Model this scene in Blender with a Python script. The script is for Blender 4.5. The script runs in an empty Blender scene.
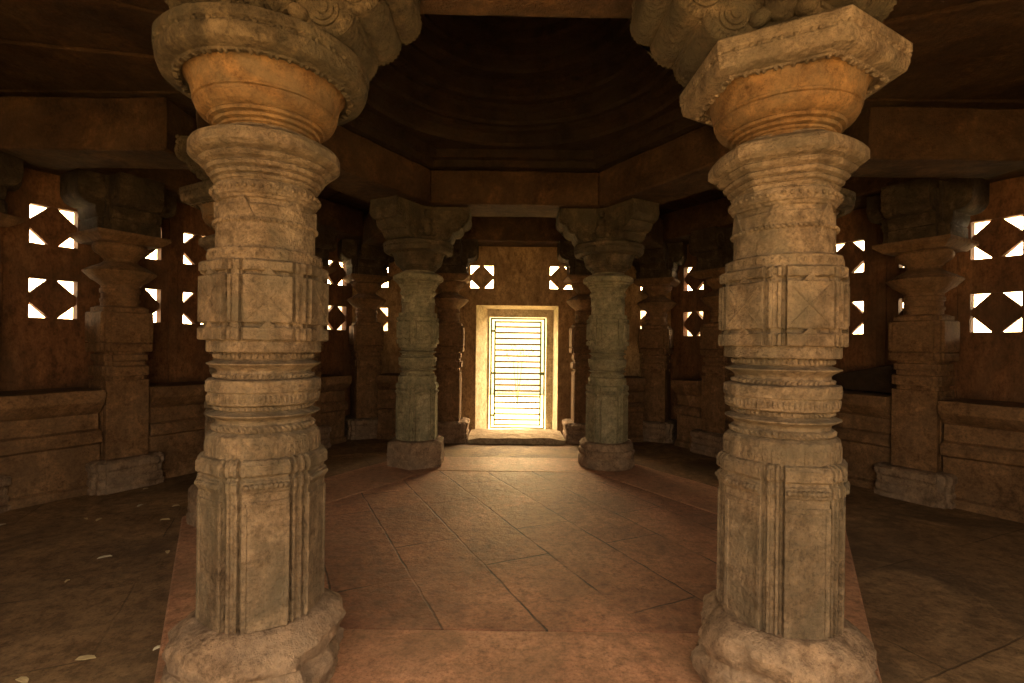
import bpy, bmesh, math, random
from mathutils import Vector, Matrix, noise
PI = math.pi
R = math.radians
U = 2.36                      # metres from the camera to the front pillars
EYE = 1.5
CX, CY = 0.03*U, 1.87*U       # centre of the hexagonal hall
FL = -0.05                    # aisle floor level
BZ = EYE + 0.72*U             # underside of the lintels (3.2 m)
BT = BZ + 0.175*U             # top of the lintels
random.seed(7)
sc = bpy.context.scene
col = sc.collection

# ------------------------------------------------------------------ materials
def ramp(nt, fac, stops):
    r = nt.nodes.new('ShaderNodeValToRGB')
    el = r.color_ramp.elements
    while len(el) > 1: el.remove(el[0])
    el[0].position = stops[0][0]; el[0].color = (*stops[0][1], 1)
    for p, c in stops[1:]:
        e = el.new(p); e.color = (*c, 1)
    nt.links.new(fac, r.inputs[0])
    return r.outputs[0]

def nz(nt, vec, scale, detail=6, rough=.6, dist=0.0):
    n = nt.nodes.new('ShaderNodeTexNoise')
    n.inputs['Scale'].default_value = scale
    n.inputs['Detail'].default_value = detail
    n.inputs['Roughness'].default_value = rough
    n.inputs['Distortion'].default_value = dist
    nt.links.new(vec, n.inputs['Vector'])
    return n.outputs['Fac']

def mixc(nt, a, b, fac, mode='MIX'):
    m = nt.nodes.new('ShaderNodeMix'); m.data_type = 'RGBA'; m.blend_type = mode
    for sock, v in ((m.inputs[6], a), (m.inputs[7], b), (m.inputs[0], fac)):
        if hasattr(v, 'is_linked'): nt.links.new(v, sock)
        elif isinstance(v, (int, float)): sock.default_value = v
        else: sock.default_value = (*v, 1)
    return m.outputs[2]

def mathn(nt, op, a, b=0.0):
    m = nt.nodes.new('ShaderNodeMath'); m.operation = op
    for sock, v in ((m.inputs[0], a), (m.inputs[1], b)):
        if hasattr(v, 'is_linked'): nt.links.new(v, sock)
        else: sock.default_value = v
    return m.outputs[0]

def stone(name, stops, scale=1.2, stain=None, stain_scale=.8, stain_amt=.6, bump=.5, fine=45, rough=.85, spec=.25,
          vert=1.0, joints=None, world=False, streak=0.0, crack=0.0):
    m = bpy.data.materials.new(name); m.use_nodes = True
    nt = m.node_tree; b = nt.nodes['Principled BSDF']
    b.inputs['Roughness'].default_value = rough
    b.inputs['Specular IOR Level'].default_value = spec
    tc = nt.nodes.new('ShaderNodeTexCoord')
    if world:
        g = nt.nodes.new('ShaderNodeNewGeometry'); vec = g.outputs['Position']
    else:
        vec = tc.outputs['Object']
    mp = nt.nodes.new('ShaderNodeMapping'); mp.inputs['Scale'].default_value = (1, 1, vert)
    nt.links.new(vec, mp.inputs[0]); v = mp.outputs[0]
    c = ramp(nt, nz(nt, v, scale*2.2, 8, .65, .4), stops)
    n2 = nz(nt, v, 14, 5, .7)
    c = mixc(nt, c, ramp(nt, n2, [(.34, (.42, .38, .35)), (.5, (.95, .95, .95)), (.68, (1.35, 1.33, 1.3))]), .75, 'MULTIPLY')
    c = mixc(nt, c, ramp(nt, nz(nt, v, 48, 3, .8), [(.36, (.45, .42, .4)), (.48, (1, 1, 1)), (.66, (1.3, 1.3, 1.3))]), .6, 'MULTIPLY')
    if stain:
        f = ramp(nt, nz(nt, v, stain_scale*2, 6, .6, .8), [(.42, (0, 0, 0)), (.62, (1, 1, 1))])
        f = mathn(nt, 'MULTIPLY', f, stain_amt)
        c = mixc(nt, c, stain, f)
    if streak:
        ms = nt.nodes.new('ShaderNodeMapping'); ms.inputs['Scale'].default_value = (1, 1, .12)
        nt.links.new(vec, ms.inputs[0])
        f = ramp(nt, nz(nt, ms.outputs[0], 7, 5, .6), [(.45, (1, 1, 1)), (.7, (.35, .33, .3))])
        c = mixc(nt, c, f, streak, 'MULTIPLY')
    # height
    h = mathn(nt, 'ADD', mathn(nt, 'MULTIPLY', nz(nt, v, fine, 6, .7), .35),
              mathn(nt, 'MULTIPLY', nz(nt, v, 9, 6, .7), 1.6))
    if crack:
        vo = nt.nodes.new('ShaderNodeTexVoronoi'); vo.feature = 'DISTANCE_TO_EDGE'
        vo.inputs['Scale'].default_value = crack
        nd = nt.nodes.new('ShaderNodeTexNoise'); nd.inputs['Scale'].default_value = 3; nt.links.new(vec, nd.inputs['Vector'])
        vv = nt.nodes.new('ShaderNodeVectorMath'); vv.operation = 'ADD'
        nt.links.new(vec, vv.inputs[0]); nt.links.new(nd.outputs['Color'], vv.inputs[1])
        nt.links.new(vv.outputs[0], vo.inputs['Vector'])
        cr = ramp(nt, vo.outputs['Distance'], [(0.0, (0, 0, 0)), (.025, (1, 1, 1))])
        c = mixc(nt, c, cr, .55, 'MULTIPLY')
        h = mathn(nt, 'ADD', h, mathn(nt, 'MULTIPLY', cr, .5))
    if joints:
        rot, bw, rh, mort, amt, off = joints
        mj = nt.nodes.new('ShaderNodeMapping'); mj.inputs['Rotation'].default_value = (0, 0, rot)
        mj.inputs['Location'].default_value = off
        ndn = nt.nodes.new('ShaderNodeTexNoise'); ndn.inputs['Scale'].default_value = 5; ndn.inputs['Detail'].default_value = 4
        nt.links.new(vec, ndn.inputs['Vector'])
        sub = nt.nodes.new('ShaderNodeVectorMath'); sub.operation = 'MULTIPLY_ADD'
        sub.inputs[1].default_value = (.03, .03, .0); nt.links.new(ndn.outputs['Color'], sub.inputs[0]); nt.links.new(vec, sub.inputs[2])
        nt.links.new(sub.outputs[0], mj.inputs[0])
        br = nt.nodes.new('ShaderNodeTexBrick')
        br.inputs['Scale'].default_value = 1; br.inputs['Brick Width'].default_value = bw; br.inputs['Row Height'].default_value = rh
        br.inputs['Mortar Size'].default_value = mort; br.inputs['Mortar Smooth'].default_value = .6
        br.offset = .37; br.inputs['Color1'].default_value = (1, 1, 1, 1); br.inputs['Color2'].default_value = (.72, .7, .72, 1)
        br.inputs['Mortar'].default_value = (.85, .85, .85, 1)
        nt.links.new(mj.outputs[0], br.inputs['Vector'])
        c = mixc(nt, c, br.outputs['Color'], .8, 'MULTIPLY')
        gap = ramp(nt, nz(nt, vec, 2.2, 3, .5), [(.38, (0, 0, 0)), (.55, (1, 1, 1))])
        mf = mathn(nt, 'MULTIPLY', mathn(nt, 'MULTIPLY', br.outputs['Fac'], gap), amt)
        c = mixc(nt, c, (.02, .012, .008), mf)
        h = mathn(nt, 'SUBTRACT', h, mathn(nt, 'MULTIPLY', br.outputs['Fac'], .35))
    bp = nt.nodes.new('ShaderNodeBump'); bp.inputs['Strength'].default_value = bump; bp.inputs['Distance'].default_value = .028
    nt.links.new(h, bp.inputs['Height']); nt.links.new(bp.outputs[0], b.inputs['Normal'])
    nt.links.new(c, b.inputs['Base Color'])
    return m

M = {}
M['pillar'] = stone('carved_sandstone', [(.3, (.112, .075, .050)), (.5, (.195, .136, .092)), (.7, (.29, .213, .150))],
                    1.3, (.115, .092, .066), 1.6, .75, 1.0, streak=.6)
M['capital'] = stone('ochre_stained_sandstone', [(.3, (.09, .045, .020)), (.5, (.165, .088, .036)), (.7, (.24, .138, .06))],
                     1.5, (.12, .085, .05), 1.5, .7, .6)
M['bracket'] = stone('dark_carved_stone', [(.3, (.035, .025, .016)), (.5, (.07, .049, .029)), (.72, (.16, .112, .068))],
                     2.4, (.055, .045, .03), 1.8, .7, 1.0)  # darker tone for the brackets and some capital slabs
M['shadebracket'] = stone('shaded_bracket_stone', [(.3, (.022, .014, .009)), (.5, (.05, .032, .019)), (.72, (.12, .08, .048))],
                     2.4, (.03, .022, .015), 1.8, .7, 1.0)  # darker copy of the bracket stone, aisle gloom put into the colour
M['base'] = stone('broken_base_stone', [(.3, (.15, .095, .062)), (.5, (.265, .175, .118)), (.7, (.38, .262, .178))],
                  1.6, (.17, .12, .09), 2.0, .6, .9)
M['grey'] = stone('grey_green_stone', [(.3, (.15, .13, .085)), (.5, (.25, .215, .14)), (.7, (.34, .29, .20))],
                  1.3, (.14, .13, .09), 1.6, .5, .55, streak=.3)
M['aisle'] = stone('brown_aisle_stone', [(.3, (.10, .052, .025)), (.5, (.175, .095, .047)), (.7, (.27, .155, .083))],
                   1.2, (.10, .06, .035), 1.3, .6, .5, streak=.3)
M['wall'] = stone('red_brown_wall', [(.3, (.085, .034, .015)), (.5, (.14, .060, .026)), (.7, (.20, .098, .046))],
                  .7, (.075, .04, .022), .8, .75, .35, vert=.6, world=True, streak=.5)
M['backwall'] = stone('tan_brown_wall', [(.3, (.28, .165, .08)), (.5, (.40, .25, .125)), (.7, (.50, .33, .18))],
                  .7, (.13, .075, .04), .8, .6, .35, vert=.6, world=True, streak=.4)  # lighter than the side walls: doorway light put into the colour
M['beam'] = stone('shaded_lintel_stone', [(.3, (.018, .008, .004)), (.5, (.05, .023, .010)), (.72, (.15, .075, .031))],
                  .9, (.05, .028, .016), 1.0, .7, .7, world=True)  # colour darkened to stand in for the weak light on the beams
M['dome'] = stone('shaded_ceiling_stone', [(.3, (.010, .005, .003)), (.5, (.022, .011, .006)), (.7, (.05, .025, .011))],
                  .9, (.035, .022, .014), 1.2, .7, .7, world=True)  # shade inside the dome put into the colour; the broken slab shares it
M['floor'] = stone('red_flagstones', [(.3, (.21, .088, .050)), (.5, (.335, .148, .086)), (.7, (.45, .22, .135))],
                   .7, (.15, .08, .052), .9, .45, .5, rough=.6, spec=.4, world=True,
                   joints=(R(65.3), 1.45, .50, .009, .95, (0.35, .14, 0)))
M['kerb'] = stone('worn_kerb_stone', [(.3, (.29, .135, .078)), (.5, (.41, .20, .118)), (.7, (.49, .26, .16))],
                  .8, (.20, .115, .07), 1.0, .5, .4, rough=.6, spec=.4, world=True)
M['aislefloor'] = stone('dusty_aisle_floor', [(.3, (.14, .08, .04)), (.5, (.27, .165, .088)), (.7, (.40, .26, .145))],
                        .55, (.08, .05, .03), .6, .8, .4, world=True, rough=.7,
                        joints=(R(-24), 1.9, .85, .008, .6, (0.1, .3, 0)))
M['door'] = stone('pale_doorway_stone', [(.3, (.42, .36, .26)), (.5, (.54, .47, .34)), (.7, (.62, .55, .42))],
                  1.4, (.33, .26, .17), 1.5, .5, .4)  # pale cream tone for the jambs and frame
M['sill'] = stone('worn_doorstep_stone', [(.3, (.30, .22, .15)), (.5, (.42, .32, .22)), (.7, (.52, .42, .30))], 1.4, (.2, .14, .09), 1.4, .6, .8)
M['backdrop'] = stone('backdrop_white', [(.3, (.74, .70, .60)), (.7, (.84, .80, .70))], .5, rough=1, world=True, bump=.1)  # bright white for the added backdrop wall
M['darkground'] = stone('dark_ground', [(.3, (.10, .075, .04)), (.6, (.16, .12, .065))], .5, rough=1, world=True)  # unseen ground behind the viewer, darkened in place of shade to weaken its bounce
M['sand'] = stone('dry_ground', [(.3, (.17, .14, .075)), (.6, (.25, .21, .12))], .5, rough=1, world=True)

def plain(name, c, rough=.6, metal=0.0):
    m = bpy.data.materials.new(name); m.use_nodes = True
    nt = m.node_tree; b = nt.nodes['Principled BSDF']
    tc = nt.nodes.new('ShaderNodeTexCoord')
    cc = ramp(nt, nz(nt, tc.outputs['Object'], 20, 4), [(.3, tuple(x*.7 for x in c)), (.7, c)])
    nt.links.new(cc, b.inputs['Base Color'])
    b.inputs['Roughness'].default_value = rough; b.inputs['Metallic'].default_value = metal
    return m
M['gate'] = plain('green_painted_steel', (.10, .14, .03), .5)
M['bar'] = plain('rusty_yellow_steel', (.16, .09, .02), .6)
M['leaf'] = plain('dry_leaf', (.55, .42, .24), .8)
M['chip'] = plain('pale_stone_chip', (.6, .52, .4), .9)
M['foliage'] = plain('sunlit_foliage', (.50, .50, .16), .7)

# ------------------------------------------------------------------ helpers
def link(name, bm, mat, parent=None, smooth=35, bevel=0.0, loc=None, rotz=0.0, recalc=True):
    if recalc: bmesh.ops.recalc_face_normals(bm, faces=bm.faces)
    me = bpy.data.meshes.new(name); bm.to_mesh(me); bm.free()
    me.materials.append(mat)
    o = bpy.data.objects.new(name, me); col.objects.link(o)
    if smooth:
        me.shade_smooth(); me.set_sharp_from_angle(angle=R(smooth))
    if bevel:
        b = o.modifiers.new('bevel', 'BEVEL'); b.width = bevel; b.segments = 2; b.limit_method = 'ANGLE'; b.angle_limit = R(40)
    if parent: o.parent = parent
    if loc: o.location = loc
    o.rotation_euler.z = rotz
    return o

def thing(name, label, cat, loc, rotz=0, group=None):
    o = bpy.data.objects.new(name, None); col.objects.link(o)
    o.empty_display_size = .1
    o.location = loc; o.rotation_euler = (0, 0, rotz)
    o['label'] = label; o['category'] = cat
    o['kind'] = 'thing'
    if group: o['group'] = group
    return o
def tag(o, label, cat, group=None):
    o['label'] = label; o['category'] = cat; o['kind'] = 'thing'
    if group: o['group'] = group
    return o
def struct(o): o['kind'] = 'structure'; return o

def loop(bm, pts, z): return [bm.verts.new((p[0], p[1], z)) for p in pts]
def stack(bm, rings):
    """rings: list of vertex loops of equal length, closed with caps"""
    for a, b in zip(rings, rings[1:]):
        n = len(a)
        for i in range(n):
            bm.faces.new((a[i], a[(i+1) % n], b[(i+1) % n], b[i]))
    bm.faces.new(rings[0][::-1]); bm.faces.new(rings[-1])
def loft(bm, pts, prof):
    """pts a unit outline, prof a list of (scale, z)"""
    stack(bm, [loop(bm, [(x*s, y*s) for x, y in pts], z) for s, z in prof])
def ngon(n, rot=0.0, apothem=False):
    k = 1/math.cos(PI/n) if apothem else 1
    return [(k*math.cos(rot+2*PI*i/n), k*math.sin(rot+2*PI*i/n)) for i in range(n)]
ROUND = ngon(64)
def soft(n, amt=.6, N=96, rot=0.0):
    """outline between a circle and an n-gon; apothem directions at rot + k*2pi/n"""
    out = []
    for i in range(N):
        a = 2*PI*i/N; d = ((a-rot+PI/n) % (2*PI/n))-PI/n
        r = amt/math.cos(d)+(1-amt)
        out.append((r*math.cos(a), r*math.sin(a)))
    return out
def notched(rot=0.0, k=6, fin=True):
    """k broad faces with stepped fins between them, apothem 1"""
    out = []
    half = 180/k
    q = half/30.0
    seq = [(-20, 1/math.cos(R(20*q))), (20, 1/math.cos(R(20*q))), (21.2, .945), (24.2, .945), (24.8, 1.035), (27.6, 1.035), (28.2, .985),
           (31.8, .985), (32.4, 1.035), (35.2, 1.035), (35.8, .945), (38.8, .945)]
    for i in range(k):
        for a, r in seq:
            t = R(a*q)+rot+2*PI*i/k
            out.append((r*math.cos(t), r*math.sin(t)))
    return out
def box(bm, x0, x1, y0, y1, z0, z1, mat=None):
    vs = [bm.verts.new(v) for v in ((x0, y0, z0), (x1, y0, z0), (x1, y1, z0), (x0, y1, z0), (x0, y0, z1), (x1, y0, z1), (x1, y1, z1), (x0, y1, z1))]
    for f in ((0, 3, 2, 1), (4, 5, 6, 7), (0, 1, 5, 4), (1, 2, 6, 5), (2, 3, 7, 6), (3, 0, 4, 7)):
        bm.faces.new([vs[i] for i in f])
    if mat is not None:
        for v in vs: v.co = mat @ v.co
    return vs
def extrude_xz(bm, poly, y0, y1, mat=None):
    a = [bm.verts.new((p[0], y0, p[1])) for p in poly]; b = [bm.verts.new((p[0], y1, p[1])) for p in poly]
    n = len(poly)
    for i in range(n): bm.faces.new((a[i], a[(i+1) % n], b[(i+1) % n], b[i]))
    bm.faces.new(a[::-1]); bm.faces.new(b)
    if mat is not None:
        for v in a+b: v.co = mat @ v.co
def blob(bm, p, s, rot=0.0, tilt=0.0, sub=1):
    r = bmesh.ops.create_icosphere(bm, subdivisions=sub, radius=1)
    mt = Matrix.Translation(p) @ Matrix.Rotation(rot, 4, 'Z') @ Matrix.Rotation(tilt, 4, 'X') @ Matrix.Diagonal((*s, 1))
    for v in r['verts']: v.co = mt @ v.co
def beads(bm, r, z, n, s, tilt=0.0, shape=None):
    for i in range(n):
        a = 2*PI*i/n
        k = 1.0
        if shape: k = 1/math.cos(((a+PI/shape) % (2*PI/shape))-PI/shape)
        blob(bm, Vector((r*k*math.cos(a), r*k*math.sin(a), z)), s, a, tilt)
def rough(bm, amp, scale=3.0, seed=0.0):
    for v in bm.verts:
        p = v.co*scale+Vector((seed, seed*2, 0))
        n = noise.noise_vector(p)+.5*noise.noise_vector(p*2.3)
        v.co += n*amp
def subdiv(bm, cuts=1, maxlen=None):
    for _ in range(6):
        es = [e for e in bm.edges if e.calc_length() > (maxlen or .1)]
        if not es: break
        bmesh.ops.subdivide_edges(bm, edges=es, cuts=1, use_grid_fill=True)
    bmesh.ops.triangulate(bm, faces=[f for f in bm.faces if len(f.verts) > 4])

def E(v): return EYE+v*U      # a height given relative to the eye
# ------------------------------------------------------------------ inner pillars
def pillar_parts(srot):
    """meshes of the tall carved pillars; srot turns the six-faced shaft"""
    P = {}
    NP = notched(srot); H6 = ngon(6, srot+PI/6, True); P12 = soft(12, 1.0, 96, srot)
    # lower shaft
    bm = bmesh.new()
    r = .1035*U
    loft(bm, NP, [(r, E(-.502)), (r*1.0, E(-.262)), (r*1.03, E(-.259)), (r*1.03, E(-.242)), (r*.985, E(-.239)), (r*.985, E(-.231))])
    # raised panels with a bead line on every broad face
    for k in range(6):
        a = srot+k*PI/3; mt = Matrix.Rotation(a, 4, 'Z')
        w = r*.34
        for y in (-w, w*.93):
            box(bm, r*.97, r*1.02, y-.006, y+.014, E(-.495), E(-.275), mt)
        box(bm, r*.97, r*1.02, -w, w, E(-.286), E(-.276), mt)
        for j in range(9):
            blob(bm, mt @ Vector((r*1.035, -w*.9+j*w*.225, E(-.250))), (.014, .017, .016))
    P['lower_shaft'] = (bm, .004)
    # stepped shoulder with a moulded slab
    bm = bmesh.new()
    r2 = .115*U
    NP2 = soft(6, 1.0, 96, srot)
    loft(bm, NP, [(r*1.0, E(-.234)), (r*1.045, E(-.230)), (r*1.045, E(-.213)), (r*1.0, E(-.206)), (.097*U, E(-.203))])
    loft(bm, P12, [(.0985*U, E(-.207)), (.0985*U, E(-.176)), (.0965*U, E(-.167)), (.088*U, E(-.161))])
    for k in range(12):
        a = srot+k*PI/6; mt = Matrix.Rotation(a, 4, 'Z')
        for y in (-.035, 0, .035): box(bm, .095*U, .1*U, y-.009, y+.009, E(-.202), E(-.179), mt)
    P['shoulder'] = (bm, .004)
    # ringed neck
    bm = bmesh.new()
    prof = [(.083, -.168), (.084, -.163), (.0875, -.160), (.0875, -.150), (.083, -.147), (.0825, -.143), (.085, -.139), (.0995, -.1315), (.0995, -.1295), (.087, -.1255),
            (.083, -.123), (.0855, -.121), (.0855, -.115), (.083, -.113), (.083, -.067), (.0845, -.065), (.0845, -.057), (.0825, -.055),
            (.0825, -.051), (.0865, -.0465), (.0995, -.0395), (.0995, -.0375), (.088, -.0335), (.082, -.031), (.0845, -.029), (.0845, -.019), (.083, -.017), (.083, -.01)]
    loft(bm, ROUND, [(a*U, E(b)) for a, b in prof])
    beads(bm, .0875*U, E(-.155), 56, (.012, .009, .017), .7)
    beads(bm, .0865*U, E(-.118), 56, (.010, .008, .012), .6)
    beads(bm, .086*U, E(-.061), 56, (.010, .008, .013), -.7)
    beads(bm, .086*U, E(-.024), 56, (.009, .008, .014), 0)
    P['ringed_neck'] = (bm, .0)
    # faceted band, two bands
    bm = bmesh.new()
    loft(bm, P12, [(.090*U, E(-.1135)), (.0955*U, E(-.111)), (.0955*U, E(-.0895)), (.099*U, E(-.0885)), (.099*U, E(-.0695)), (.0965*U, E(-.067)), (.086*U, E(-.066))])
    for i in range(72):
        a = 2*PI*i/72
        k = 1/math.cos(((a-srot+PI/12) % (PI/6))-PI/12)
        blob(bm, Vector((.0955*U*k*math.cos(a), .0955*U*k*math.sin(a), E(-.1005))), (.007, .006, .021), a)
        blob(bm, Vector((.098*U*k*math.cos(a), .098*U*k*math.sin(a), E(-.079))), (.005, .010, .007), a, .6)
    P['faceted_band'] = (bm, .003)
    # big carved block
    bm = bmesh.new()
    rb = .1045*U
    loft(bm, P12, [(.097*U, E(-.0175)), (.0985*U, E(-.016)), (.0985*U, E(.003)), (.097*U, E(.006))])
    loft(bm, NP, [(rb, E(.004)), (rb*1.03, E(.006)), (rb*1.03, E(.025)), (rb*.99, E(.028))])
    loft(bm, NP, [(rb*.93, E(.027)), (rb*.93, E(.038))])
    loft(bm, NP, [(rb*1.0, E(.035)), (rb*1.025, E(.037)), (rb*1.025, E(.117)), (rb*1.0, E(.119))])
    loft(bm, NP, [(rb*.92, E(.117)), (rb*.92, E(.128))])
    loft(bm, NP, [(rb*.99, E(.126)), (rb*1.02, E(.128)), (rb*1.02, E(.142)), (rb*.97, E(.146)), (rb*.9, E(.147))])
    for k in range(6):
        a = srot+k*PI/3; mt = Matrix.Rotation(a, 4, 'Z')
        # pointed notch motif over and under each face, crossed strips on the face
        for z in (E(.031), E(.124)):
            extrude_xz(bm, [(-.03, z-.012), (.03, z-.012), (0, z+.02)], rb*.9, rb*1.03, mt @ Matrix.Rotation(-PI/2, 4, 'Z'))
        w = rb*.33; z0, z1 = E(.041), E(.113)
        for s in (1, -1):
            L = math.hypot(2*w, z1-z0)/2*.93
            m2 = mt @ Matrix.Translation((rb*1.025, 0, (z0+z1)/2)) @ Matrix.Rotation(s*math.atan2(z1-z0, 2*w), 4, 'X')
            box(bm, -.005, .004, -L, L, -.0035, .0035, m2)
        a2 = a+PI/6; m3 = Matrix.Rotation(a2, 4, 'Z')
        box(bm, rb*.9, rb*1.0, -.018, .018, E(.025), E(.037), m3)
        box(bm, rb*.9, rb*1.0, -.018, .018, E(.117), E(.128), m3)
    P['carved_block'] = (bm, .004)
    # drum with triangular leaves
    bm = bmesh.new()
    loft(bm, P12, [(.0965*U, E(.143)), (.0985*U, E(.147)), (.0985*U, E(.165)), (.096*U, E(.168)), (.087*U, E(.169))])
    prof = [(.087, .165), (.0868, .214), (.0885, .2155), (.0885, .2205), (.0868, .222), (.086, .246), (.0815, .248), (.0815, .257), (.0865, .2585), (.088, .263),
            (.092, .2655), (.093, .269), (.093, .282), (.092, .286), (.0865, .288), (.085, .294)]
    loft(bm, ROUND, [(a*U, E(b)) for a, b in prof])
    beads(bm, .0895*U, E(.218), 62, (.010, .008, .013), .8)
    beads(bm, .0945*U, E(.2755), 44, (.010, .010, .012))
    for k in range(6):
        a = srot+PI/6+k*PI/3; mt = Matrix.Rotation(a, 4, 'Z')
        # triangular leaf
        pts = [(-.055, E(.222)), (.055, E(.222)), (.014, E(.258)), (-.014, E(.258))]
        f = [bm.verts.new(mt @ Vector((.0905*U-abs(y)*.13, y, z))) for y, z in pts]
        g = [bm.verts.new(mt @ Vector((.075*U, y, z))) for y, z in pts]
        for i in range(4): bm.faces.new((f[i], f[(i+1) % 4], g[(i+1) % 4], g[i]))
        bm.faces.new(f); bm.faces.new(g[::-1])
    for k in range(48):
        a = 2*PI*k/48
        kk = 1/math.cos(((a-srot+PI/12) % (PI/6))-PI/12)
        blob(bm, Vector((.0985*U*kk*math.cos(a), .0985*U*kk*math.sin(a), E(.156))), (.005, .007, .019), a)
    P['drum'] = (bm, .003)
    return P

def cushion(shape):
    """the ribbed disc on top of the shaft"""
    bm = bmesh.new()
    s = {'round': ROUND, 'hex': soft(6, .6, 96, 0.0)}[shape]
    f = .965 if shape == 'round' else .91
    prof = [(.088, .284), (.0895, .286), (.0895, .2905), (.093, .292), (.095, .296), (.0925, .2985), (.099, .3005), (.1015, .306), (.0985, .309), (.1065, .3115), (.1095, .3175), (.1065, .321),
            (.116, .3245), (.1215, .3305), (.1185, .3335), (.130, .337), (.1355, .3415), (.1375, .343), (.1375, .358), (.1345, .3645), (.122, .3715), (.106, .3785), (.094, .382), (.090, .3835), (.0895, .387), (.084, .39)]
    loft(bm, s, [(a*U*f, E(b)) for a, b in prof])
    return bm
def bowl():
    bm = bmesh.new()
    prof = [(.083, .384), (.082, .391), (.086, .3925), (.087, .396), (.0845, .398), (.0925, .3995), (.0945, .404), (.0925, .406), (.1005, .4075), (.103, .412), (.101, .4145),
            (.1095, .417), (.1175, .423), (.1225, .431), (.1235, .437), (.122, .438), (.126, .4395), (.1265, .4435), (.1245, .445), (.1275, .452), (.1305, .463), (.133, .474), (.138, .482), (.143, .487), (.143, .492)]
    loft(bm, ROUND, [(a*U, E(b)) for a, b in prof])
    return bm
def abacus(shape):
    bm = bmesh.new()
    if shape == 'round':
        s = soft(12, .25, 96, 0.0); r = .179
    else:
        s = soft(6, 1.0, 96, 0.0); r = .164
    prof = [(r*.80, .485), (r*.80, .4785), (r*.865, .4775), (r*.87, .4805), (r*.945, .4825), (r*.995, .487), (r*1.02, .500), (r*1.02, .508), (r*1.0, .513), (r*1.035, .517), (r*1.035, .533), (r*.97, .540), (r*.85, .545)]
    loft(bm, s, [(a*U, E(b)) for a, b in prof])
    n = 60
    for i in range(n):
        a = 2*PI*(i+.5)/n
        x, y = s[int(i*96/n+.8) % 96]
        k = math.hypot(x, y)
        blob(bm, Vector((r*.835*U*x, r*.835*U*y, E(.4785))), (.018, .010, .014), a)
    for i in range(n):
        x, y = s[int(i*96/n+.8) % 96]; a = math.atan2(y, x)
        blob(bm, Vector((r*1.005*U*x, r*1.005*U*y, E(.5125))), (.014, .013, .012), a)
    return bm
def bracket(reach=.275, core=.10):
    """three scrolled arms and a carved core up to the lintel"""
    bm = bmesh.new()
    loft(bm, soft(12, 1, 96), [(core*1.25*U, E(.525)), (core*1.25*U, E(.56)), (core*1.1*U, E(.575)), (core*1.15*U, E(.718))])
    for k in range(3):
        mt = Matrix.Rotation(k*2*PI/3, 4, 'Z')
        L = (.19 if k == 0 else reach)*U; zt = E(.7195); zb = E(.54)
        poly = [(0, zt), (L, zt)]
        # three convex lobes stepping inward
        def lobe(cx, cz, r, a0, a1, n=9):
            return [(cx+r*math.cos(R(a0+(a1-a0)*i/n)), cz+r*math.sin(R(a0+(a1-a0)*i/n))) for i in range(n+1)]
        h = zt-zb
        poly += [(L, zt-h*.10)]
        poly += lobe(L-h*.19, zt-h*.30, h*.21, 25, -95)
        poly += lobe(L-h*.44, zt-h*.52, h*.23, 20, -100)
        poly += lobe(L-h*.72, zt-h*.76, h*.235, 10, -100)
        poly += [(0, zb)]
        w = .082*U
        extrude_xz(bm, poly, -w, w, mt)
        # rounded medallions on both cheeks, roll at the end
        for s in (1, -1):
            for cx, cz, rr in ((L-h*.22, zt-h*.27, h*.15), (L-h*.5, zt-h*.5, h*.16), (L-h*.78, zt-h*.74, h*.15), (L-h*.85, zt-h*.28, h*.18)):
                for q, d in ((1, .012), (.72, .022), (.38, .032)):
                    pts = [(cx+rr*q*math.cos(2*PI*i/20), cz+rr*q*math.sin(2*PI*i/20)) for i in range(20)]
                    extrude_xz(bm, pts, s*(w-.01), s*(w+d), mt)
        # raised border following the scalloped underside
        for s_ in (1, -1):
            for p, q in zip(poly[1:-1], poly[2:]):
                m_ = ((p[0]+q[0])/2-.012, s_*(w+.006), (p[1]+q[1])/2+.012)
                blob(bm, mt @ Vector(m_), (.02, .014, .02), 0, 0, 1)
        for j in range(5):
            zz = zt-.03-h*.17*j; xx = L-h*(.0 if j < 2 else .12*j)
            extrude_xz(bm, [(xx-.04, zz-.02), (xx+.008, zz-.015), (xx+.008, zz+.002), (xx-.04, zz+.004)], -w*.86, w*.86, mt)
    # figures in the angles between the arms
    for k in range(3):
        mt = Matrix.Rotation(k*2*PI/3+PI/3, 4, 'Z')
        # seated dwarf-like carved figure: belly, chest, knees, raised arms and head
        for x, y, z, q in ((.118, 0, .600, (.07, .075, .085)), (.115, 0, .640, (.05, .07, .06)), (.118, 0, .685, (.045, .045, .05)), (.125, .035, .578, (.05, .035, .035)), (.125, -.035, .578, (.05, .035, .035)),
                           (.112, .045, .655, (.03, .025, .08)), (.112, -.045, .655, (.03, .025, .08))):
            blob(bm, mt @ Vector((x*U, y*U, E(z))), q, 0, 0, 2)
    for i in range(72):
        a = 2*PI*i/72
        blob(bm, Vector((core*1.24*U*math.cos(a), core*1.24*U*math.sin(a), E(.553))), (.012, .008, .022), a)
    return bm
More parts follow.
